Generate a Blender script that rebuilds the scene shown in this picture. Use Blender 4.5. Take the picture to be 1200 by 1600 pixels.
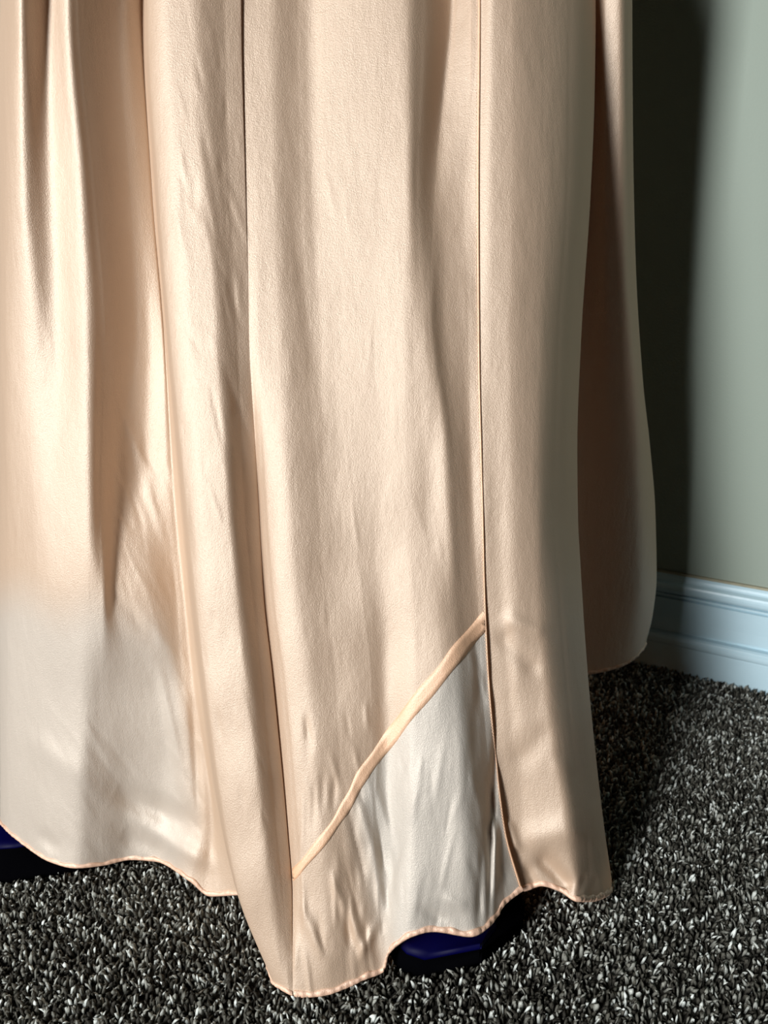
import bpy, math, random
import numpy as np
from mathutils import Vector

# ------------------------------------------------------------------ clear
for o in list(bpy.data.objects):
    bpy.data.objects.remove(o, do_unlink=True)
S = bpy.context.scene
COL = S.collection
rng = np.random.default_rng(7)

# ------------------------------------------------------------------ camera
FPX = 1200.0                      # focal length in pixels of the 1200x1600 frame
PITCH = math.atan(400.0 / FPX)    # horizon sits at pixel row 400
CAMH = 0.60
cd = bpy.data.cameras.new('camera')
cam = bpy.data.objects.new('camera', cd)
COL.objects.link(cam)
cam.location = (0, 0, CAMH)
cam.rotation_euler = (math.pi / 2 - PITCH, 0, 0)
cd.sensor_fit = 'VERTICAL'
cd.sensor_height = 36.0
cd.sensor_width = 27.0
cd.lens = 36.0 * FPX / 1600.0
cd.clip_start = 0.02
cd.dof.use_dof = True
cd.dof.focus_distance = 0.66
cd.dof.aperture_fstop = 9.0
S.camera = cam

# ------------------------------------------------------------------ world + window light
w = bpy.data.worlds.new('room_ambient')
S.world = w
w.use_nodes = True
bg = w.node_tree.nodes['Background']
bg.inputs[0].default_value = (0.75, 0.80, 0.85, 1)
bg.inputs[1].default_value = 0.004

def area(name, loc, target, sx, sy, power, colr):
    l = bpy.data.lights.new(name, 'AREA')
    l.shape = 'RECTANGLE'
    l.size = sx
    l.size_y = sy
    l.energy = power
    l.color = colr
    o = bpy.data.objects.new(name, l)
    COL.objects.link(o)
    o.location = loc
    d = Vector(target) - Vector(loc)
    o.rotation_euler = d.to_track_quat('-Z', 'Y').to_euler()
    return o

# daylight from the window behind the photographer, on the left
area('window_daylight', (-1.68, -1.54, 1.15), (0.0, 0.7, 0.50), 0.46, 1.9, 158, (0.98, 0.99, 1.0))

vs = S.view_settings
vs.view_transform = 'Standard'
vs.look = 'None'
vs.exposure = 0.0
vs.gamma = 1.0
vs.use_curve_mapping = False

# ------------------------------------------------------------------ helpers
CP, SP = math.cos(PITCH), math.sin(PITCH)

def ray(px, py):
    """direction of pixel with horizontal forward component 1"""
    a = (np.asarray(px, float) - 600.0) / FPX
    b = (800.0 - np.asarray(py, float)) / FPX
    fx, fy, fz = a, CP + b * SP, -SP + b * CP
    return fx / fy, fz / fy

def unproj(px, py, d):
    rx, rz = ray(px, py)
    d = np.asarray(d, float)
    return np.stack([rx * d, d + 0 * rx, CAMH + rz * d], -1)

def proj(P):
    P = np.asarray(P, float)
    x, y, z = P[..., 0], P[..., 1], P[..., 2] - CAMH
    zc = y * CP - z * SP
    yc = y * SP + z * CP
    return 600 + FPX * x / zc, 800 - FPX * yc / zc

def pchip(xk, yk, x):
    xk = np.asarray(xk, float); yk = np.asarray(yk, float); x = np.asarray(x, float)
    n = len(xk)
    h = np.diff(xk); dl = np.diff(yk) / h
    m = np.zeros(n)
    for i in range(1, n - 1):
        if dl[i - 1] * dl[i] > 0:
            w1 = 2 * h[i] + h[i - 1]; w2 = h[i] + 2 * h[i - 1]
            m[i] = (w1 + w2) / (w1 / dl[i - 1] + w2 / dl[i])
    m[0] = dl[0]; m[-1] = dl[-1]
    xc = np.clip(x, xk[0], xk[-1])
    i = np.clip(np.searchsorted(xk, xc) - 1, 0, n - 2)
    t = (xc - xk[i]) / h[i]
    return ((1 + 2 * t) * (1 - t) ** 2 * yk[i] + t * (1 - t) ** 2 * h[i] * m[i]
            + t * t * (3 - 2 * t) * yk[i + 1] + t * t * (t - 1) * h[i] * m[i + 1])

def mesh_obj(name, verts, faces, mat, parent=None, smooth=True):
    me = bpy.data.meshes.new(name)
    me.from_pydata([tuple(map(float, v)) for v in verts], [], [tuple(map(int, f)) for f in faces])
    if smooth:
        me.polygons.foreach_set('use_smooth', [True] * len(me.polygons))
    me.materials.append(mat)
    me.update()
    o = bpy.data.objects.new(name, me)
    COL.objects.link(o)
    if parent:
        o.parent = parent
    return o

# ------------------------------------------------------------------ materials
def new_mat(name):
    m = bpy.data.materials.new(name)
    m.use_nodes = True
    nt = m.node_tree
    b = nt.nodes['Principled BSDF']
    return m, nt, b

def N(nt, t, **kw):
    n = nt.nodes.new(t)
    for k, v in kw.items():
        setattr(n, k, v)
    return n

def noise(nt, vec, scale, detail=3.0, rough=0.55):
    n = N(nt, 'ShaderNodeTexNoise')
    n.inputs['Scale'].default_value = scale
    n.inputs['Detail'].default_value = detail
    n.inputs['Roughness'].default_value = rough
    nt.links.new(vec, n.inputs['Vector'])
    return n.outputs['Fac']

def mapping(nt, src, scale, rot=(0, 0, 0)):
    n = N(nt, 'ShaderNodeMapping')
    n.inputs['Scale'].default_value = scale
    n.inputs['Rotation'].default_value = rot
    nt.links.new(src, n.inputs['Vector'])
    return n.outputs['Vector']

def bump(nt, fac, dist, strength, prev=None):
    n = N(nt, 'ShaderNodeBump')
    n.inputs['Distance'].default_value = dist
    n.inputs['Strength'].default_value = strength
    nt.links.new(fac, n.inputs['Height'])
    if prev is not None:
        nt.links.new(prev, n.inputs['Normal'])
    return n.outputs['Normal']

def ramp(nt, fac, stops):
    n = N(nt, 'ShaderNodeValToRGB')
    e = n.color_ramp.elements
    while len(e) < len(stops):
        e.new(0.5)
    for el, (p, c) in zip(e, stops):
        el.position = p
        el.color = (*c, 1)
    nt.links.new(fac, n.inputs['Fac'])
    return n.outputs['Color']

def satin(name, c0, c1, transl, rough=0.52, wrinkle=1.0, gloss=0.25, gcol=(0.95, 0.86, 0.75), sheer=None):
    m, nt, b = new_mat(name)
    tc = N(nt, 'ShaderNodeTexCoord').outputs['Object']
    big = noise(nt, mapping(nt, tc, (1, 1, 0.35)), 9.0, 3)
    colr = ramp(nt, big, [(0.3, c0), (0.7, c1)])
    if sheer:
        at = N(nt, 'ShaderNodeAttribute', attribute_name='single_layer')
        cm = N(nt, 'ShaderNodeMix', data_type='RGBA')
        nt.links.new(at.outputs['Fac'], cm.inputs[0])
        nt.links.new(colr, cm.inputs[6])
        cm.inputs[7].default_value = (*sheer, 1)
        colr = cm.outputs[2]
    nt.links.new(colr, b.inputs['Base Color'])
    b.inputs['Roughness'].default_value = 0.5
    b.inputs['Specular IOR Level'].default_value = 0.0
    # crinkles running down the cloth, fine slubby weave
    f1 = noise(nt, mapping(nt, tc, (1, 1, 0.16), (0, math.radians(9), 0)), 150.0, 3, 0.6)
    f2 = noise(nt, mapping(nt, tc, (1, 1, 0.8)), 1000.0, 3, 0.7)
    f3 = noise(nt, mapping(nt, tc, (1, 1, 0.4), (0, math.radians(35), 0)), 42.0, 3, 0.5)
    n1 = bump(nt, f3, 0.0022 * wrinkle, 0.6)
    n2 = bump(nt, f1, 0.0005 * wrinkle, 0.6, n1)
    n3 = bump(nt, f2, 0.0006, 0.8, n2)
    nt.links.new(n3, b.inputs['Normal'])
    out = nt.nodes['Material Output']
    gl = N(nt, 'ShaderNodeBsdfAnisotropic')
    gl.inputs['Color'].default_value = (*gcol, 1)
    gl.inputs['Roughness'].default_value = rough
    nt.links.new(n3, gl.inputs['Normal'])
    mg = N(nt, 'ShaderNodeMixShader')
    mg.inputs[0].default_value = gloss
    nt.links.new(b.outputs[0], mg.inputs[1])
    nt.links.new(gl.outputs[0], mg.inputs[2])
    tr = N(nt, 'ShaderNodeBsdfTranslucent')
    tr.inputs['Color'].default_value = (0.80, 0.42, 0.20, 1)
    nt.links.new(n3, tr.inputs['Normal'])
    mx = N(nt, 'ShaderNodeMixShader')
    mx.inputs[0].default_value = transl
    nt.links.new(mg.outputs[0], mx.inputs[1])
    nt.links.new(tr.outputs[0], mx.inputs[2])
    nt.links.new(mx.outputs[0], out.inputs['Surface'])
    return m

M_SATIN = satin('peach_satin', (0.495, 0.35, 0.24), (0.55, 0.395, 0.275), 0.16, sheer=(0.51, 0.47, 0.41))
M_HEM = satin('peach_hem_satin', (0.66, 0.40, 0.27), (0.74, 0.48, 0.34), 0.03, gloss=0.2)
M_BAND = satin('peach_band_satin', (0.72, 0.42, 0.24), (0.78, 0.48, 0.30), 0.06, gloss=0.2)
M_THREAD = satin('peach_thread', (0.8, 0.55, 0.4), (0.85, 0.62, 0.46), 0.0, gloss=0.1)

def carpet_base_mat():
    m, nt, b = new_mat('carpet_backing')
    tc = N(nt, 'ShaderNodeTexCoord').outputs['Object']
    f = noise(nt, tc, 260.0, 2, 0.6)
    nt.links.new(ramp(nt, f, [(0.35, (0.008, 0.007, 0.005)), (0.7, (0.05, 0.045, 0.036))]), b.inputs['Base Color'])
    b.inputs['Roughness'].default_value = 1.0
    nt.links.new(bump(nt, f, 0.004, 0.8), b.inputs['Normal'])
    return m

def carpet_pile_mat():
    m, nt, b = new_mat('carpet_wool')
    at = N(nt, 'ShaderNodeAttribute', attribute_name='tone')
    tc = N(nt, 'ShaderNodeTexCoord').outputs['Object']
    f = noise(nt, tc, 900.0, 2, 0.6)
    mxn = N(nt, 'ShaderNodeMath', operation='MULTIPLY_ADD')
    nt.links.new(f, mxn.inputs[0])
    mxn.inputs[1].default_value = 0.35
    nt.links.new(at.outputs['Fac'], mxn.inputs[2])
    c = ramp(nt, mxn.outputs[0], [(0.12, (0.012, 0.010, 0.007)), (0.42, (0.085, 0.082, 0.066)),
                                 (0.72, (0.29, 0.295, 0.26)), (1.0, (0.70, 0.74, 0.70))])
    nt.links.new(c, b.inputs['Base Color'])
    b.inputs['Roughness'].default_value = 0.85
    b.inputs['Specular IOR Level'].default_value = 0.25
    return m

def wall_mat():
    m, nt, b = new_mat('sage_grey_wall_paint')
    tc = N(nt, 'ShaderNodeTexCoord').outputs['Object']
    f = noise(nt, tc, 6.0, 2)
    nt.links.new(ramp(nt, f, [(0.3, (0.25, 0.295, 0.245)), (0.7, (0.26, 0.305, 0.255))]), b.inputs['Base Color'])
    b.inputs['Roughness'].default_value = 0.7
    nt.links.new(bump(nt, noise(nt, tc, 500.0, 2), 0.0006, 0.4), b.inputs['Normal'])
    return m

def gloss_white():
    m, nt, b = new_mat('white_gloss_skirting_paint')
    tc = N(nt, 'ShaderNodeTexCoord').outputs['Object']
    f = noise(nt, tc, 12.0, 3)
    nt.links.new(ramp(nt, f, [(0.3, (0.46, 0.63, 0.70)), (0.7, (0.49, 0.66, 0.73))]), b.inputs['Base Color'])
    b.inputs['Roughness'].default_value = 0.35
    nt.links.new(bump(nt, noise(nt, tc, 90.0, 2), 0.0008, 0.3), b.inputs['Normal'])
    return m

def plain(name, c, rough, spec=0.5, c2=None):
    m, nt, b = new_mat(name)
    tc = N(nt, 'ShaderNodeTexCoord').outputs['Object']
    f = noise(nt, tc, 60.0, 2)
    c2 = c2 or tuple(v * 1.15 for v in c)
    nt.links.new(ramp(nt, f, [(0.35, c), (0.65, c2)]), b.inputs['Base Color'])
    b.inputs['Roughness'].default_value = rough
    b.inputs['Specular IOR Level'].default_value = spec
    return m

M_CBASE = carpet_base_mat()
M_PILE = carpet_pile_mat()
M_WALL = wall_mat()
M_TRIM = gloss_white()
M_CAULK = plain('cream_caulk', (0.28, 0.26, 0.18), 0.7)
M_NAVY = plain('navy_plastic', (0.0004, 0.0003, 0.022), 0.5, 0.06)
M_RUBBER = plain('black_rubber', (0.0010, 0.0010, 0.0014), 0.9, 0.0)
M_BLACK = plain('black_steel', (0.01, 0.01, 0.012), 0.4)

# ------------------------------------------------------------------ room: floor, wall, skirting board
WP = np.array([0.552, 0.964])
WD = np.array([-0.879, 0.477]); WD /= np.linalg.norm(WD)
WN = np.array([-WD[1], WD[0]])            # candidate normal
if WN[1] > 0:
    WN = -WN                               # towards the camera
BT = 0.020                                 # skirting thickness in front of the wall face
W0 = WP - WN * BT                          # wall face behind the skirting front

def wall_pt(s, off, z):
    p = W0 + WD * s + WN * off
    return (p[0], p[1], z)

def box_wall(name, s0, s1, o0, o1, z0, z1, mat):
    v = [wall_pt(s, o, z) for z in (z0, z1) for (s, o) in ((s0, o0), (s1, o0), (s1, o1), (s0, o1))]
    f = [(0, 1, 2, 3), (7, 6, 5, 4), (0, 4, 5, 1), (1, 5, 6, 2), (2, 6, 7, 3), (3, 7, 4, 0)]
    return mesh_obj(name, v, f, mat, smooth=False)

SA, SB = -1.6, 3.0
wall = box_wall('wall_back', SA, SB, -0.12, 0.0, -0.02, 2.5, M_WALL)
wall['kind'] = 'structure'
fl = mesh_obj('floor', [(-3.2, -2.2, -0.02), (3.2, -2.2, -0.02), (3.2, 2.8, -0.02), (-3.2, 2.8, -0.02),
                        (-3.2, -2.2, 0), (3.2, -2.2, 0), (3.2, 2.8, 0), (-3.2, 2.8, 0)],
              [(3, 2, 1, 0), (4, 5, 6, 7), (0, 1, 5, 4), (1, 2, 6, 5), (2, 3, 7, 6), (3, 0, 4, 7)], M_CBASE, smooth=False)
fl['kind'] = 'structure'

# skirting board with two moulded beads; profile = (offset from wall, height)
prof = [(0.0, 0.0), (0.0195, 0.0), (0.0200, 0.002), (0.0200, 0.044)]
for k in range(9):                      # lower bead
    a = -math.pi / 2 + math.pi * k / 8
    prof.append((0.0198 + 0.0035 * math.cos(a) - (0.0015 if k > 5 else 0), 0.0535 + 0.0075 * math.sin(a)))
prof += [(0.0165, 0.0622), (0.0075, 0.0628), (0.0075, 0.0668), (0.0108, 0.0685), (0.0108, 0.085), (0.0120, 0.105), (0.0128, 0.1170),
         (0.0075, 0.1180), (0.0075, 0.1208), (0.0140, 0.1216), (0.0140, 0.1240), (0.0090, 0.1246), (0.0090, 0.1262)]
for k in range(9):                      # upper bead
    a = -math.pi / 2 + math.pi * k / 8
    prof.append((0.0130 + 0.0050 * math.cos(a) - (0.003 if k > 6 else 0), 0.1355 + 0.0090 * math.sin(a)))
prof += [(0.0085, 0.1465), (0.0075, 0.1500), (0.0050, 0.1530), (0.0, 0.1535)]
v = [wall_pt(s, o, z) for s in (SA, SB) for (o, z) in prof]
n = len(prof)
f = [(k, k + n, (k + 1) % n + n, (k + 1) % n) for k in range(n)] + [tuple(range(n)), tuple(range(2 * n - 1, n - 1, -1))]
sk = mesh_obj('baseboard_back', v, f, M_TRIM, smooth=False)
sk['kind'] = 'structure'
ck = box_wall('trim_1', SA, SB, 0.0, 0.0045, 0.1530, 0.1565, M_CAULK)
ck['kind'] = 'structure'

# ------------------------------------------------------------------ carpet pile: one real tuft for every few millimetres
def carpet(step=0.0037):
    xs = np.arange(-1.15, 1.25, step)
    ys = np.arange(0.26, 1.75, step)
    X, Y = np.meshgrid(xs, ys)
    X[1::2] += step / 2
    X = X.ravel() + rng.normal(0, step * 0.24, X.size)
    Y = Y.ravel() + rng.normal(0, step * 0.24, Y.size)
    dist = (X - WP[0]) * WN[0] + (Y - WP[1]) * WN[1]
    lim = 0.50 + 0.62 * Y                                   # what the photograph and a step aside can see
    keep = (dist > 0.0015) & (np.abs(X) < lim)
    X, Y = X[keep], Y[keep]
    k = len(X)
    # a tuft: leaning four-sided bud
    ns = 4
    ang = np.arange(ns) * 2 * np.pi / ns
    prof = [(0.85, 0.0), (0.95, 0.72)]
    tv = [(r * math.cos(a), r * math.sin(a), z) for r, z in prof for a in ang] + [(0, 0, 1.02)]
    tv = np.array(tv)
    tf = []
    for j in range(1):
        for i in range(ns):
            a, b = j * ns + i, j * ns + (i + 1) % ns
            tf += [(a, b, b + ns), (a, b + ns, a + ns)]
    for i in range(ns):
        tf.append((ns + i, ns + (i + 1) % ns, 2 * ns))
    tf = np.array(tf)
    rad = rng.uniform(0.0011, 0.0021, k)
    asp = rng.uniform(0.65, 1.5, k)
    hgt = rng.uniform(0.0045, 0.0105, k)
    rot = rng.uniform(0, 2 * np.pi, k)
    lx, ly = rng.normal(0.0004, 0.0028, k), rng.normal(-0.0006, 0.0028, k)
    c, s = np.cos(rot), np.sin(rot)
    px = tv[None, :, 0] * (rad * asp)[:, None]
    py = tv[None, :, 1] * (rad / asp)[:, None]
    pz = tv[None, :, 2] * hgt[:, None]
    V = np.empty((k, len(tv), 3), np.float32)
    V[..., 0] = X[:, None] + px * c[:, None] - py * s[:, None] + lx[:, None] * tv[None, :, 2] ** 2
    V[..., 1] = Y[:, None] + px * s[:, None] + py * c[:, None] + ly[:, None] * tv[None, :, 2] ** 2
    V[..., 2] = pz
    F = (tf[None] + (np.arange(k) * len(tv))[:, None, None]).reshape(-1, 3)
    me = bpy.data.meshes.new('carpet_pile')
    me.vertices.add(k * len(tv))
    me.vertices.foreach_set('co', V.ravel())
    me.loops.add(F.size)
    me.loops.foreach_set('vertex_index', F.ravel().astype(np.int32))
    me.polygons.add(len(F))
    me.polygons.foreach_set('loop_start', np.arange(0, F.size, 3, dtype=np.int32))
    me.polygons.foreach_set('use_smooth', np.ones(len(F), bool))
    me.update(calc_edges=True)
    # yarn tone: patches of darker and lighter wool plus a random yarn
    low = 0.5 + 0.5 * np.sin(X * 23 + 2 * np.sin(Y * 17)) * np.sin(Y * 29 + 1.7 * np.sin(X * 13))
    tone = np.clip(rng.beta(0.85, 1.25, k) * 0.90 + 0.06 * low - 0.12, 0, 1)
    at = me.attributes.new('tone', 'FLOAT', 'POINT')
    at.data.foreach_set('value', np.repeat(tone, len(tv)).astype(np.float32))
    me.materials.append(M_PILE)
    o = bpy.data.objects.new('carpet_pile', me)
    COL.objects.link(o)
    o['kind'] = 'stuff'
    o['label'] = 'flecked grey and black tufted carpet pile covering the floor'
    o['category'] = 'carpet'
    return o
carpet()

# ------------------------------------------------------------------ the gown
PX = 0.00055             # metres of relief for one pixel of traced relief
YTOP = -260.0
D0 = 0.600               # forward distance of the zero-relief cloth
AX = (-0.03, 0.74)       # axis of the skirt
ZW = 1.16                # waist height

def line(keys, htop, hem=None, hz=0.018, dabs=None, ex=None):
    """one drape line hanging straight from the top to the hem: keys = (row, column), htop = relief at the top (px,
    towards the viewer), hem = (row, column) with its height or distance, ex = (row, extra relief in px) on the way"""
    return dict(k=keys, htop=htop, hem=hem, hz=hz, dabs=dabs, ex=ex or [])

def hem_d(px, py, hz):
    rx, rz = ray(px, py)
    return (hz - CAMH) / rz

def build(lines, npx=2.8, nv=320, ytop=YTOP):
    """sample the drape lines to a grid: pixel x, pixel y, forward distance"""
    L = len(lines)
    vv = np.linspace(0, 1, nv)
    XK = np.zeros((nv, L)); YK = np.zeros((nv, L)); DK = np.zeros((nv, L))
    for i, ln in enumerate(lines):
        ks = ln['k']
        ky = [a[0] for a in ks]; kx = [a[1] for a in ks]
        hy, hx = ln['hem']
        dh = ln['dabs'] if ln['dabs'] is not None else float(hem_d(hx, hy, ln['hz']))
        ky = ky + [hy]; kx = kx + [hx]
        if ky[0] > ytop:
            ky = [ytop] + ky; kx = [kx[0]] + kx
        y = ytop + (hy - ytop) * vv
        YK[:, i] = y
        XK[:, i] = pchip(ky, kx, y)
        # straight hang between (d0, z0) at row 0 and (dh, zh) at the hem
        d0 = D0 - ln['htop'] * PX
        z0 = CAMH + float(ray(600, 0)[1]) * d0
        zh = CAMH + float(ray(600, hy)[1]) * dh
        r = ray(600, y)[1]
        t = (CAMH + r * d0 - z0) / ((zh - z0) - r * (dh - d0))
        t = np.clip(t, -0.4, 1)
        d = d0 + t * (dh - d0)
        if ln['ex']:
            ey = [a[0] for a in ln['ex']] + [hy]; er = [a[1] for a in ln['ex']] + [0]
            if ey[0] > 0:
                ey = [0] + ey; er = [0] + er
            d = d - pchip(ey, er, y) * PX
        DK[:, i] = d
    # columns: finer where the lines lie further apart
    us = []
    for i in range(L - 1):
        gap = max(np.abs(XK[:, i + 1] - XK[:, i]).max(), np.abs(DK[:, i + 1] - DK[:, i]).max() / PX * 0.5, 8)
        m = int(max(4, round(gap / npx)))
        us += list(i + np.arange(m) / m)
    us.append(L - 1.0)
    us = np.array(us)
    k = np.arange(L)
    gx = np.stack([pchip(k, XK[r], us) for r in range(nv)])
    gy = np.stack([pchip(k, YK[r], us) for r in range(nv)])
    gd = np.stack([pchip(k, DK[r], us) for r in range(nv)])
    return us, gx, gy, gd

def smooth_u(A, n=1):
    for _ in range(n):
        B = A.copy()
        B[:, 1:-1] = 0.25 * A[:, :-2] + 0.5 * A[:, 1:-1] + 0.25 * A[:, 2:]
        A = B
    return A

def waist_rows(P, nr=14):
    """carry the top row on up to the waist, gathered round the axis"""
    top = P[0]
    rows = []
    for j in range(nr, 0, -1):
        t = j / nr
        z = top[:, 2] + (ZW - top[:, 2]) * t
        s = 1 - 0.72 * (t * t * (3 - 2 * t))
        x = AX[0] + (top[:, 0] - AX[0]) * s
        y = AX[1] + (top[:, 1] - AX[1]) * s
        rows.append(np.stack([x, y, z], -1))
    return np.concatenate([np.array(rows), P], 0)

def grid_faces(nr, nc):
    a = np.arange(nr * nc).reshape(nr, nc)
    return np.stack([a[:-1, :-1], a[1:, :-1], a[1:, 1:], a[:-1, 1:]], -1)

gown = bpy.data.objects.new('satin_gown', None)
COL.objects.link(gown)
gown['label'] = 'long draped skirt of a peach satin gown hanging above dark carpet'
gown['category'] = 'dress'

# --- front panel, traced line by line from the left silhouette to the stitched edge
front = [
    line([(0, 26), (600, 22), (1000, 22)], -330, (1262, 26), dabs=0.800),
    line([(0, 0), (200, -4), (500, -3), (900, -1)], -190, (1283, 0), dabs=0.680),
    line([(0, 14), (200, 10), (500, 8), (900, 10)], -95, (1296, 9), dabs=0.655),
    line([(0, 34), (300, 38), (530, 52), (800, 52), (930, 50), (1050, 50)], -66, (1322, 40), hz=0.030, ex=[(530, 0), (900, 22), (1100, 6)]),
    line([(0, 74), (300, 80), (530, 88), (800, 90), (930, 90), (1050, 90)], -102, (1346, 78), hz=0.030, ex=[(300, 2), (530, 8), (900, 36), (1100, 8)]),
    line([(0, 104), (300, 124), (530, 134), (800, 136), (930, 138), (1050, 132)], -84, (1356, 118), hz=0.030, ex=[(530, 10), (900, 32), (1100, 8)]),
    line([(0, 122), (300, 148), (530, 164), (800, 158), (930, 160), (1050, 160)], -94, (1352, 160), hz=0.024, ex=[(530, 2), (800, 26), (930, 44), (1100, 16)]),
    line([(0, 180), (300, 202), (530, 214), (700, 192), (800, 182), (930, 178), (1050, 200)], -148, (1343, 205), hz=0.020, ex=[(530, -2), (700, 18), (800, 33), (930, 60), (1100, 34)]),
    line([(0, 198), (300, 218), (530, 236), (700, 232), (800, 226), (930, 235), (1050, 255)], -160, (1346, 245), hz=0.018, ex=[(530, -2), (700, 4), (800, 20), (930, 50), (1100, 28)]),
    line([(0, 218), (300, 235), (530, 254), (800, 264), (930, 276), (1060, 286), (1300, 314)], -185, (1376, 296), dabs=0.596, ex=[(530, -4), (800, -4), (1060, -6), (1280, -6)]),
    line([(0, 221), (300, 238), (530, 257), (800, 274), (930, 287), (1060, 300), (1300, 332)], -190, (1400, 330), dabs=0.590, ex=[(530, -6), (800, -8), (1060, -12), (1280, -12)]),
    line([(0, 224), (300, 241), (530, 260), (800, 282), (930, 295), (1060, 310), (1300, 347)], -185, (1398, 376), dabs=0.578, ex=[(530, -4), (800, -8), (1060, -10), (1280, -10)]),
    line([(0, 230), (300, 247), (530, 266), (800, 292), (930, 305), (1060, 320), (1300, 353), (1400, 374)], -150, (1538, 428), hz=0.010),
    line([(0, 262), (300, 282), (530, 300), (800, 322), (930, 336), (1060, 350), (1300, 380), (1400, 398)], -126, (1545, 438), hz=0.010),
    line([(0, 302), (300, 320), (530, 336), (800, 356), (930, 368), (1060, 382), (1300, 410), (1400, 422)], -128, (1550, 446), hz=0.010),
    line([(0, 350), (300, 358), (530, 370), (800, 382), (930, 394), (1060, 408), (1300, 432), (1400, 442)], -150, (1553, 452), hz=0.010, ex=[(530, -6), (800, -18), (1060, -16), (1300, -12)]),
    line([(0, 377), (300, 384), (530, 391), (800, 405), (930, 412), (1060, 426), (1300, 449), (1400, 456)], -160, (1555, 457), hz=0.009, ex=[(530, -10), (800, -36), (1060, -32), (1300, -24)]),
    line([(0, 371), (300, 378), (530, 387), (800, 402), (930, 411), (1060, 426), (1300, 449), (1400, 456)], -162, (1555, 458), hz=0.009, ex=[(530, -8), (800, -38), (1060, -36), (1300, -27)]),
    line([(0, 378), (300, 385), (530, 392), (800, 406), (930, 415), (1060, 430), (1300, 452), (1400, 459)], -165, (1556, 460), hz=0.009, ex=[(530, -6), (800, -34), (1060, -32), (1300, -25)]),
    line([(0, 392), (300, 398), (530, 402), (800, 415), (930, 425), (1060, 442), (1300, 464), (1400, 470)], -167, (1558, 472), hz=0.008, ex=[(530, -2), (800, -16), (1060, -14), (1300, -10)]),
    line([(0, 424), (300, 428), (530, 436), (800, 450), (930, 462), (1060, 480), (1300, 498), (1400, 506)], -170, (1556, 502), hz=0.008),
    line([(0, 464), (300, 470), (530, 480), (800, 498), (930, 508), (1060, 524), (1300, 534), (1400, 540)], -186, (1544, 540), hz=0.010),
    line([(0, 486), (300, 492), (530, 505), (800, 524), (930, 536), (1060, 556), (1300, 560), (1400, 566)], -190, (1530, 570), hz=0.014),
    line([(0, 510), (300, 514), (530, 530), (800, 552), (930, 566), (1060, 580), (1300, 584), (1400, 590)], -184, (1517, 600), hz=0.016),
    line([(0, 570), (300, 580), (530, 586), (800, 592), (930, 600), (1060, 606), (1300, 606), (1400, 606)], -174, (1492, 607), hz=0.034, ex=[(500, -4), (800, -10), (1250, -14)]),
    line([(0, 632), (300, 636), (530, 636), (800, 640), (930, 646), (1060, 650), (1300, 646), (1400, 642)], -170, (1464, 642), hz=0.058, ex=[(500, -4), (800, -14), (1250, -4)]),
    line([(0, 664), (300, 654), (530, 662), (800, 672), (930, 680), (1060, 686), (1300, 686), (1400, 686)], -192, (1455, 678), hz=0.060, ex=[(300, 6), (530, 10), (800, -4), (1250, 4)]),
    line([(0, 704), (150, 692), (300, 679), (480, 672), (700, 694), (930, 704), (1060, 712), (1300, 724), (1400, 726)], -248, (1463, 734), hz=0.056, ex=[(150, 8), (300, 22), (480, 40), (700, 28), (1000, 8), (1250, 12)]),
    line([(0, 716), (150, 706), (300, 694), (480, 690), (700, 712), (930, 726), (1060, 736), (1200, 748), (1300, 758), (1400, 764)], -240, (1446, 766), hz=0.055, ex=[(150, 6), (300, 16), (480, 26), (700, 22), (1000, 4)]),
    line([(0, 738), (300, 728), (530, 732), (800, 740), (930, 746), (1060, 752), (1200, 764), (1300, 776)], -222, (1412, 790), hz=0.058, ex=[(300, 6), (480, 14), (800, 14), (1100, 6)]),
    line([(0, 750), (300, 748), (530, 749), (800, 755), (930, 758), (1060, 764), (1200, 777), (1300, 790)], -216, (1392, 816), hz=0.062, ex=[(480, 14), (800, 22), (1100, 10)]),
]
us, gx, gy, gd = build(front)
gd = smooth_u(gd, 6)
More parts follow.
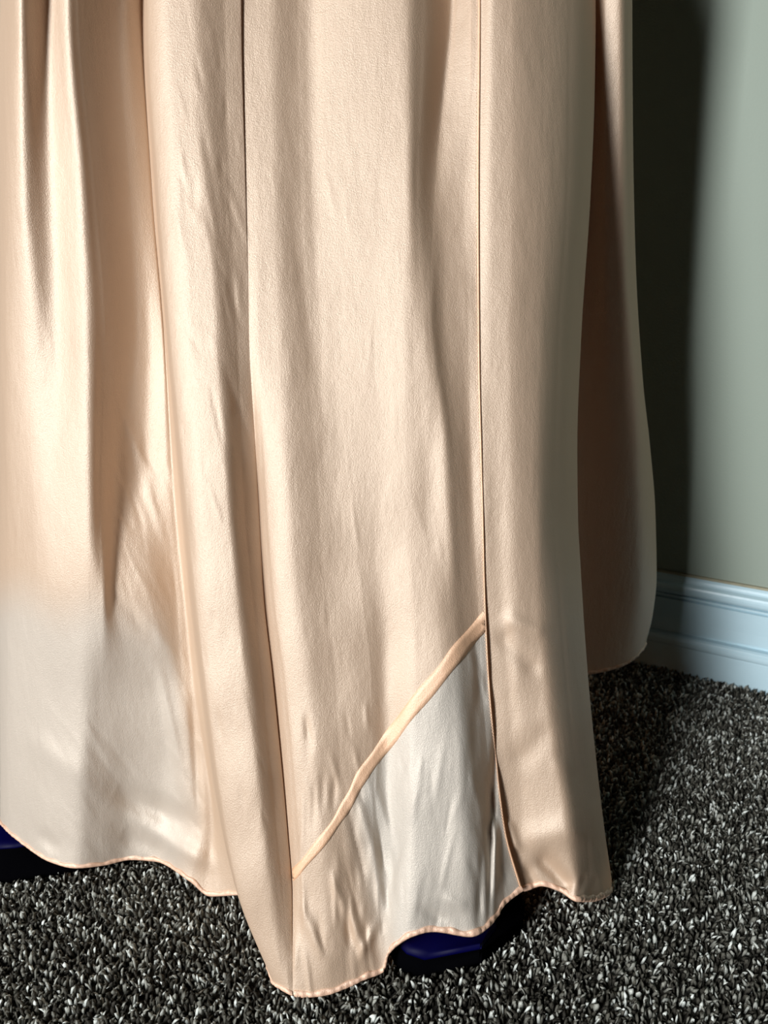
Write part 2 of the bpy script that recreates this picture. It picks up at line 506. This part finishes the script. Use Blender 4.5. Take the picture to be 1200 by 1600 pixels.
# soft creases in the cloth itself
def crease(gx, gy, gd):
    def blob(x0, y0, x1, y1, wd, dep):
        dx, dy = x1 - x0, y1 - y0
        ll = dx * dx + dy * dy
        t = np.clip(((gx - x0) * dx + (gy - y0) * dy) / ll, 0, 1)
        r2 = (gx - x0 - t * dx) ** 2 + (gy - y0 - t * dy) ** 2
        fade = np.sin(np.pi * np.clip(t * 0.9 + 0.05, 0, 1)) ** 0.7
        return -dep * PX * np.exp(-r2 / (wd * wd)) * fade
    g = gd.copy()
    cr = [(600, 1380, 560, 1250, 7, 4), (566, 1360, 540, 1240, 6, -3), (580, 1330, 602, 1430, 7, 5), (535, 1400, 575, 1500, 9, 6),
          (545, 1420, 548, 1480, 6, -5), (560, 1500, 590, 1440, 7, 6), (470, 1410, 500, 1490, 8, 4), (590, 1230, 612, 1330, 7, 4),
          (778, 1100, 768, 1290, 6, -9), (765, 1230, 764, 1440, 5, -8), (775, 1290, 772, 1400, 4, 6), (752, 1330, 748, 1450, 6, -6),
          (690, 1400, 730, 1420, 9, 4), (660, 1420, 700, 1440, 8, -4), (740, 1000, 752, 1120, 7, -6),
          (180, 1235, 300, 1290, 18, -14), (230, 1300, 330, 1350, 14, 9), (190, 1300, 260, 1330, 16, -9), (60, 1300, 95, 1330, 12, -7),
          (250, 1050, 292, 1250, 8, 5), (300, 1100, 312, 1290, 7, -6), (210, 700, 262, 860, 7, 1.6),
          (190, 640, 240, 760, 6, 1.6), (200, 930, 285, 1040, 9, 1.6), (170, 920, 250, 1010, 8, -1.4), (40, 1150, 150, 1230, 20, 4),
          (290, 780, 300, 880, 5, -3), (330, 360, 380, 520, 7, -1.3), (310, 150, 350, 400, 9, -1.5), (345, 560, 395, 700, 7, -1.3),
          (455, 300, 500, 640, 12, -1.5)]
    for c in cr:
        g += blob(*c)
    # many small crinkles where the limp cloth is creased
    for (x0, x1, y0, y1, lean, n, dep) in ((462, 620, 1090, 1490, 0.10, 46, 2.0), (735, 785, 1010, 1400, 0.12, 26, 2.2), (600, 740, 1120, 1450, -0.1, 22, 1.0),
                                           (165, 285, 620, 1060, 0.42, 30, 0.6), (20, 290, 1080, 1330, 0.8, 34, 0.9), (262, 375, 30, 760, 0.16, 34, 1.0),
                                           (430, 700, 60, 1000, 0.05, 30, 0.4), (300, 440, 800, 1400, 0.12, 22, 0.9)):
        for _ in range(n):
            x, y = rng.uniform(x0, x1), rng.uniform(y0, y1)
            ln = rng.uniform(28, 110)
            le = lean + rng.normal(0, 0.14)
            g += blob(x, y, x + le * ln, y + ln, rng.uniform(3.2, 6.5), dep * rng.choice([-1.0, 1.0]) * rng.uniform(0.5, 1.2))
    return g
gd = crease(gx, gy, gd)
# low undulation of limp cloth towards the hem
und = 0.0012 * np.sin(gx * 0.034 + gy * 0.021) * np.sin(gx * 0.013 - gy * 0.017 + 1.0)
gd = gd + und * np.clip((gy - 500) / 600, 0, 1) * np.clip((us[None, :] - 3) / 2, 0, 1)
PF = unproj(gx, gy, gd)
PFw = waist_rows(PF)
NX = PFw.shape[0] - PF.shape[0]
ff = grid_faces(PFw.shape[0], PFw.shape[1])

# diagonal band: the edge of the upper layer, below it the cloth is a single sheer layer
DIAG = [(453, 1372), (478, 1345), (520, 1292), (545, 1252), (566, 1212), (600, 1166), (640, 1112), (690, 1052), (726, 1006), (764, 964)]
dx_, dy_ = [p[0] for p in DIAG], [p[1] for p in DIAG]
i19 = int(np.argmin(np.abs(us - 18.0)))
cx = 0.25 * (gx[:-1, :-1] + gx[1:, :-1] + gx[1:, 1:] + gx[:-1, 1:])
cy = 0.25 * (gy[:-1, :-1] + gy[1:, :-1] + gy[1:, 1:] + gy[:-1, 1:])
low = (cy > np.interp(cx, dx_, dy_)) & (np.arange(cx.shape[1])[None, :] >= i19) & (cx > 540 + (cy - 1255) * 0.25)
lowf = np.zeros(ff.shape[:2], bool)
lowf[NX:] = low

def sstep(a, b, x):
    q = np.clip((x - a) / (b - a), 0, 1)
    return q * q * (3 - 2 * q)
# where the cloth hangs as one sheer layer: left of the first fold below the lining's hem, and under the diagonal
lin_l = 0.75 * sstep(890, 1000, gy + 10 * np.sin(gx * 0.05) - 0.12 * (gx - 100)) * (1 - sstep(8.2, 9.4, us[None, :] + 0 * gx))
lin_d = (1 - sstep(-4, 6, np.interp(gx, dx_, dy_) - gy)) * sstep(-30, 40, gx - (546 + (gy - 1255) * 0.22)) * (us[None, :] > 18)
SINGLE = np.zeros(PFw.shape[:2])
SINGLE[NX:] = np.clip(lin_l + lin_d, 0, 1)

def sub_mesh(name, P, F, mat, parent):
    used, inv = np.unique(F.ravel(), return_inverse=True)
    o = mesh_obj(name, P.reshape(-1, 3)[used], inv.reshape(-1, 4), mat, parent)
    at = o.data.attributes.new('single_layer', 'FLOAT', 'POINT')
    at.data.foreach_set('value', SINGLE.ravel()[used].astype(np.float32))
    return o

fp = sub_mesh('front_panel', PFw, ff[~lowf], M_SATIN, gown)
fp['label'] = 'peach satin front panel with vertical folds'
lp = sub_mesh('lower_panel', PFw, ff[lowf], M_SATIN, gown)
lp['label'] = 'pale sheer triangular panel below diagonal band'

def normals(P):
    du = np.gradient(P, axis=1); dv = np.gradient(P, axis=0)
    n = np.cross(dv, du)
    n /= np.linalg.norm(n, axis=-1, keepdims=True) + 1e-12
    view = P - np.array([0, 0, CAMH])
    return n
NF = normals(PF)
# make sure the normals face the viewer on the open cloth
chk = (NF * (PF - np.array([0, 0, CAMH]))).sum(-1)
if np.median(chk) > 0:
    NF = -NF

def at_pixel(px, py, c0, c1, P, Nn, GX, GY):
    """surface point at a pixel, searched between grid columns c0..c1"""
    xs, ps, nsn = [], [], []
    for c in range(c0, c1 + 1):
        col = GY[:, c]
        r = float(np.clip(np.interp(py, col, np.arange(len(col))), 0, len(col) - 1.001))
        i = int(r); t = r - i
        xs.append(GX[i, c] * (1 - t) + GX[i + 1, c] * t)
        ps.append(P[i, c] * (1 - t) + P[i + 1, c] * t)
        nsn.append(Nn[i, c] * (1 - t) + Nn[i + 1, c] * t)
    xs = np.maximum.accumulate(np.array(xs))
    u = float(np.interp(px, xs, np.arange(len(xs))))
    i = min(int(u), len(xs) - 2); t = u - i
    return ps[i] * (1 - t) + ps[i + 1] * t, nsn[i] * (1 - t) + nsn[i + 1] * t

def ribbon(name, rows, mat, parent):
    """rows: list of point lists (equal length) -> quad strip"""
    A = np.array(rows)
    return mesh_obj(name, A.reshape(-1, 3), grid_faces(A.shape[0], A.shape[1]).reshape(-1, 4), mat, parent)

# band strip, slightly proud, with turned-under edges
tt = np.linspace(0, len(DIAG) - 1, 90)
bx = pchip(range(len(DIAG)), dx_, tt); by = pchip(range(len(DIAG)), dy_, tt)
tx = np.gradient(bx); ty = np.gradient(by)
ln_ = np.hypot(tx, ty); nx_, ny_ = -ty / ln_, tx / ln_
rows = []
wid = 7.0 + 4.5 * np.clip((bx - 520) / 120, 0, 1) + 0.8 * np.sin(tt * 5.1)
for q, hgt_ in ((-1.03, -0.0004), (-1.0, 0.0005), (-0.4, 0.0006), (0.4, 0.0006), (1.0, 0.0005), (1.03, -0.0004)):
    r = []
    for k in range(len(tt)):
        x = min(bx[k] + nx_[k] * wid[k] * q, np.interp(by[k] + ny_[k] * wid[k] * q, gy[:, -1], gx[:, -1]) - 1.0)
        p, nn = at_pixel(x, by[k] + ny_[k] * wid[k] * q, i19, len(us) - 1, PF, NF, gx, gy)
        r.append(p + nn * hgt_)
    rows.append(r)
bo = ribbon('diagonal_band', rows, M_BAND, gown)
bo['label'] = 'narrow peach diagonal band'

# --- side panel: lies under the stitched edge and rolls away to the right
edge = [(0, 750), (300, 748), (530, 749), (800, 755), (930, 758), (1060, 764), (1200, 777), (1300, 790)]
def off(keys, dx):
    return [(y, x + dx) for (y, x) in keys]
side = [
    line(off(edge, -14), -218, (1390, 796), dabs=0.557, ex=[(480, 16), (800, 26), (1100, 8)]),
    line(off(edge, 1), -217, (1392, 818), dabs=0.550, ex=[(480, 17), (800, 28), (1100, 10)]),
    line([(0, 770), (300, 768), (530, 768), (800, 778), (930, 782), (1060, 790), (1200, 802), (1300, 816)], -207, (1384, 846), hz=0.060, ex=[(480, 14), (800, 22), (1100, 10)]),
    line([(0, 800), (300, 798), (530, 794), (800, 800), (930, 805), (1060, 814), (1200, 830), (1300, 848)], -211, (1391, 872), hz=0.058, ex=[(480, 14), (800, 22), (1100, 12)]),
    line([(0, 850), (300, 848), (530, 838), (800, 836), (930, 840), (1060, 850), (1200, 866), (1300, 884)], -243, (1408, 902), hz=0.054, ex=[(480, 10), (800, 16), (1100, 8)]),
    line([(0, 890), (300, 886), (530, 872), (800, 866), (930, 874), (1060, 884), (1200, 900), (1300, 916)], -288, (1408, 922), dabs=0.556, ex=[(480, 6), (800, 10), (1100, 4)]),
    line([(0, 916), (300, 910), (530, 895), (800, 889), (930, 897), (1060, 906), (1200, 921), (1300, 934)], -340, (1402, 944), dabs=0.578),
    line([(0, 931), (150, 929), (300, 923), (530, 908), (700, 902), (800, 903), (900, 908), (1060, 919), (1200, 933), (1300, 945)], -405, (1389, 958), dabs=0.614),
    line([(0, 922), (300, 914), (530, 899), (800, 894), (1060, 910), (1300, 936)], -465, (1362, 950), dabs=0.660),
    line([(0, 880), (300, 872), (530, 858), (800, 852), (1060, 866), (1300, 886)], -495, (1330, 900), dabs=0.700),
]
us2, sx, sy, sd = build(side)
sd = smooth_u(sd, 4)
def blob2(GX, GY, x0, y0, x1, y1, wd, dep):
    dx, dy = x1 - x0, y1 - y0
    t = np.clip(((GX - x0) * dx + (GY - y0) * dy) / (dx * dx + dy * dy), 0, 1)
    r2 = (GX - x0 - t * dx) ** 2 + (GY - y0 - t * dy) ** 2
    return -dep * PX * np.exp(-r2 / (wd * wd))
for c in [(850, 1345, 885, 1380, 12, -12), (840, 1310, 880, 1300, 22, 6), (826, 1360, 836, 1385, 8, -5), (820, 1180, 850, 1150, 20, -4),
          (905, 1395, 912, 1375, 6, -5), (925, 1400, 930, 1375, 6, -4), (800, 970, 840, 985, 12, 4), (790, 1000, 830, 1040, 14, -4),
          (880, 1200, 900, 1300, 14, 4), (795, 1290, 806, 1320, 8, 5)]:
    sd += blob2(sx, sy, *c)
sd += 0.0012 * np.sin(sx * 0.031 + sy * 0.024) * np.sin(sy * 0.017 - sx * 0.02) * np.clip((sy - 700) / 500, 0, 1)
PS = unproj(sx, sy, sd)
PSw = waist_rows(PS)
so = mesh_obj('side_panel', PSw.reshape(-1, 3), grid_faces(*PSw.shape[:2]).reshape(-1, 4), M_SATIN, gown)
so['label'] = 'peach satin side panel rolling away beside the stitched seam'
NS = normals(PS)
if np.median((NS * (PS - np.array([0, 0, CAMH]))).sum(-1)) > 0:
    NS = -NS

# --- back of the skirt: shows right of the side panel, then runs round behind
def hid(px, d, hz, dtop):
    P = np.array([(px - 600) / FPX * (d * CP + (CAMH - hz) * SP), d, hz])
    hx, hy = proj(P)
    return line([(0, px), (900, px)], (D0 - dtop) / PX, (float(hy), float(hx)), dabs=d)
def hk(d):
    return (D0 - d) / PX
back = [
    hid(760, 0.82, 0.09, 0.81),
    line([(0, 850), (600, 840)], hk(0.820), (1066, 850), dabs=0.850),
    line([(0, 925), (600, 915), (900, 918)], hk(0.825), (1055, 912), dabs=0.865),
    line([(0, 948), (400, 950), (700, 960), (900, 965)], hk(0.815), (1049, 945), dabs=0.870),
    line([(0, 968), (400, 972), (700, 992), (900, 996)], hk(0.812), (1040, 975), dabs=0.877),
    line([(0, 981), (400, 986), (700, 1008), (900, 1014)], hk(0.825), (1023, 998), dabs=0.892),
    line([(0, 988), (200, 989), (400, 993), (600, 1005), (700, 1016), (800, 1024), (900, 1026), (960, 1020)], hk(0.860), (1006, 1008), dabs=0.918),
    line([(0, 980), (400, 986), (700, 1008), (900, 1014)], hk(0.900), (985, 1004), dabs=0.935),
    hid(950, 0.985, 0.085, 0.91),
    hid(860, 1.03, 0.07, 0.94),
    hid(700, 1.07, 0.05, 0.96),
    hid(500, 1.09, 0.04, 0.96),
    hid(300, 1.06, 0.04, 0.93),
    hid(150, 0.98, 0.04, 0.88),
    hid(60, 0.88, 0.05, 0.83),
    line([(0, 26), (600, 22), (1000, 22)], -330, (1262, 26), dabs=0.800),
]
us3, kx_, ky_, kd_ = build(back, npx=5.0, nv=170)
PB = unproj(kx_, ky_, kd_)
PBw = waist_rows(PB)
bk = mesh_obj('back_panel', PBw.reshape(-1, 3), grid_faces(*PBw.shape[:2]).reshape(-1, 4), M_SATIN, gown)
bk['label'] = 'shaded peach satin back of the skirt'
NB = normals(PB)
if np.median((NB * (PB - np.array([0, 0, CAMH])))[:, 10:60].sum(-1)) > 0:
    NB = -NB

# --- rolled hems
def hem(name, P, Nn, c0, c1, height, mat, pucker=0.0006):
    """narrow turned hem along the bottom row: proud front face, round edge, back face"""
    bot = P[-1, c0:c1 + 1]
    # resample evenly along its length
    seg = np.linalg.norm(np.diff(bot, axis=0), axis=1)
    s = np.concatenate([[0], np.cumsum(seg)])
    m = max(20, int(s[-1] / 0.0016))
    si = np.linspace(0, s[-1], m)
    def rs(A):
        return np.stack([np.interp(si, s, A[:, k]) for k in range(3)], -1)
    up = P[-6, c0:c1 + 1] - bot
    up /= np.linalg.norm(up, axis=1, keepdims=True) + 1e-9
    b_, u_, n_ = rs(bot), rs(up), rs(Nn[-1, c0:c1 + 1])
    n_ /= np.linalg.norm(n_, axis=1, keepdims=True) + 1e-9
    pk = pucker * (np.sin(si * 900 + 2.0 * np.sin(si * 130)) + 0.5 * np.sin(si * 410))
    pk = pk[:, None]
    hj = (height * (1 + 0.16 * np.sin(si * 310)))[:, None]
    rows = [b_ + u_ * hj - n_ * 0.0004,
            b_ + u_ * hj * 0.96 + n_ * 0.0009,
            b_ + u_ * hj * 0.5 + n_ * (0.0013 + pk),
            b_ + u_ * 0.0008 + n_ * (0.0012 + pk * 0.6),
            b_ - u_ * 0.0009 + n_ * 0.0,
            b_ + u_ * 0.0006 - n_ * 0.0012,
            b_ + u_ * hj - n_ * 0.0010]
    return ribbon(name, rows, mat, gown)

ci = lambda U, v: int(np.argmin(np.abs(U - v)))
h1 = hem('hem', PF, NF, 0, ci(us, 11), 0.0042, M_HEM, 0.0003)
h2 = hem('hem', PF, NF, ci(us, 11), ci(us, 16), 0.0040, M_HEM, 0.0004)
h3 = hem('hem', PF, NF, ci(us, 18), len(us) - 1, 0.0050, M_HEM, 0.0007)
h4 = hem('hem', PS, NS, ci(us2, 1), len(us2) - 1, 0.0050, M_HEM, 0.0007)
h5 = hem('hem', PB, NB, 0, len(us3) - 1, 0.0045, M_HEM, 0.0007)

# --- turned edge of the front panel along the seam, with its row of stitches
e0 = len(us) - 1
r0 = ci(gy[:, -1], -20)
seam_p = PF[r0:, e0]; seam_n = NF[r0:, e0 - 3]
left = PF[r0:, e0 - 1] - seam_p
left /= np.linalg.norm(left, axis=1, keepdims=True) + 1e-9
rows = [seam_p + left * 0.0016 - seam_n * 0.0002, seam_p + left * 0.0013 + seam_n * 0.0006, seam_p + left * 0.0004 + seam_n * 0.0007,
        seam_p - left * 0.0005, seam_p + left * 0.0004 - seam_n * 0.0008]
es = ribbon('seam_edge', rows, M_BAND, gown)
sv, sf = [], []
seg = np.linalg.norm(np.diff(seam_p, axis=0), axis=1)
s = np.concatenate([[0], np.cumsum(seg)])
base = np.array([0, 1, 2, 3])
for a in np.arange(0.001, s[-1] - 0.003, 0.0030):
    q0 = np.array([np.interp(a, s, seam_p[:, k] + left[:, k] * 0.0026 + seam_n[:, k] * 0.0004) for k in range(3)])
    q1 = np.array([np.interp(a + 0.0019, s, seam_p[:, k] + left[:, k] * 0.0026 + seam_n[:, k] * 0.0004) for k in range(3)])
    nn = np.array([np.interp(a, s, seam_n[:, k]) for k in range(3)])
    ax = q1 - q0; ax /= np.linalg.norm(ax)
    sd_ = np.cross(ax, nn); sd_ /= np.linalg.norm(sd_)
    m0 = (q0 + q1) / 2
    b0 = len(sv)
    sv += [q0, m0 + sd_ * 0.00032, q1, m0 - sd_ * 0.00032, m0 + nn * 0.00045]
    sf += [(b0, b0 + 1, b0 + 4), (b0 + 1, b0 + 2, b0 + 4), (b0 + 2, b0 + 3, b0 + 4), (b0 + 3, b0, b0 + 4)]
st = mesh_obj('seam_stitching', sv, sf, M_THREAD, gown)
st['kind'] = 'stuff'

# --- waistband high above the frame closes the skirt
ring = np.concatenate([PFw[0], PSw[0], PBw[0]], 0)
ang = np.linspace(0, 2 * np.pi, 49)[:-1]
rx_ = 0.5 * (ring[:, 0].max() - ring[:, 0].min()); ry_ = 0.5 * (ring[:, 1].max() - ring[:, 1].min())
cx_ = 0.5 * (ring[:, 0].max() + ring[:, 0].min()); cy_ = 0.5 * (ring[:, 1].max() + ring[:, 1].min())
wv, wf = [], []
for (k_, z_) in ((1.05, ZW - 0.02), (1.06, ZW), (1.05, ZW + 0.035), (0.96, ZW + 0.035)):
    for a in ang:
        wv.append((cx_ + rx_ * k_ * math.cos(a), cy_ + ry_ * k_ * math.sin(a), z_))
for j in range(3):
    for i in range(48):
        wf.append((j * 48 + i, j * 48 + (i + 1) % 48, (j + 1) * 48 + (i + 1) % 48, (j + 1) * 48 + i))
mesh_obj('waistband', wv, wf, M_SATIN, gown)

# ------------------------------------------------------------------ stand under the gown: pole, hub and splayed navy feet
stand = bpy.data.objects.new('garment_stand', None)
COL.objects.link(stand)
stand.location = (cx_, cy_, 0)
stand['label'] = 'dark navy stand with broad flat feet, half hidden under the skirt hem'
stand['category'] = 'stand'

def lathe(name, prof, mat, parent, seg=32):
    v, f = [], []
    for r, z in prof:
        for k in range(seg):
            a = 2 * math.pi * k / seg
            v.append((r * math.cos(a), r * math.sin(a), z))
    for j in range(len(prof) - 1):
        for k in range(seg):
            f.append((j * seg + k, j * seg + (k + 1) % seg, (j + 1) * seg + (k + 1) % seg, (j + 1) * seg + k))
    f.append(tuple(range(seg - 1, -1, -1)))
    f.append(tuple((len(prof) - 1) * seg + k for k in range(seg)))
    return mesh_obj(name, v, f, mat, parent)

lathe('pole', [(0.014, 0.02), (0.014, ZW)], M_BLACK, stand)
lathe('hub', [(0.03, 0.008), (0.045, 0.010), (0.045, 0.05), (0.04, 0.058), (0.02, 0.07), (0.0145, 0.075)], M_NAVY, stand)
lathe('top_plate', [(0.015, ZW - 0.02), (rx_ * 0.55, ZW - 0.012), (rx_ * 0.8, ZW), (rx_ * 0.8, ZW + 0.01), (0.02, ZW + 0.014)], M_NAVY, stand)

def foot(tip, wid_, hgt_):
    """broad flat foot from the hub to the tip, rounded at its end, top sloping down slightly"""
    d = np.array([tip[0] - cx_, tip[1] - cy_]); L_ = np.linalg.norm(d); d /= L_
    q = np.array([-d[1], d[0]])
    prof = []
    nseg = 22
    for k in range(nseg + 1):
        t = k / nseg
        s_ = L_ * t
        w_ = 0.030 + (wid_ - 0.030) * min(1, t * 1.6)
        e = L_ - s_
        if e < wid_ * 0.6:
            w_ *= math.sqrt(max(0.0, 1 - ((wid_ * 0.6 - e) / (wid_ * 0.6)) ** 2.6)) + 0.02
        prof.append((s_, w_, hgt_ * (1.25 - 0.25 * t)))
    def slab(name, cs, mat, par):
        v, f = [], []
        for s_, w_, h_ in prof:
            for a, b in cs:
                p = d * s_ + q * a * w_
                v.append((p[0], p[1], 0.004 + b * h_))
        m = len(cs)
        for j in range(nseg):
            for i in range(m):
                f.append((j * m + i, j * m + (i + 1) % m, (j + 1) * m + (i + 1) % m, (j + 1) * m + i))
        f.append(tuple(range(m)))
        f.append(tuple(range(nseg * m + m - 1, nseg * m - 1, -1)))
        return mesh_obj(name, v, f, mat, par)
    top = slab('foot', [(-0.95, 0.7), (-0.95, 0.82), (-0.9, 0.94), (-0.84, 1.0), (0.36, 1.0), (0.42, 0.94), (0.47, 0.82), (0.47, 0.7)], M_NAVY, stand)
    slab('rubber_sole', [(-1.0, 0.0), (-1.02, 0.3), (-1.0, 0.74), (1.0, 0.74), (1.02, 0.3), (1.0, 0.0)], M_RUBBER, top)
    return top

foot((0.085, 0.518), 0.066, 0.026)
foot((-0.425, 0.665), 0.062, 0.019)
foot((-0.14, 0.98), 0.055, 0.030)
foot((0.16, 0.88), 0.055, 0.030)
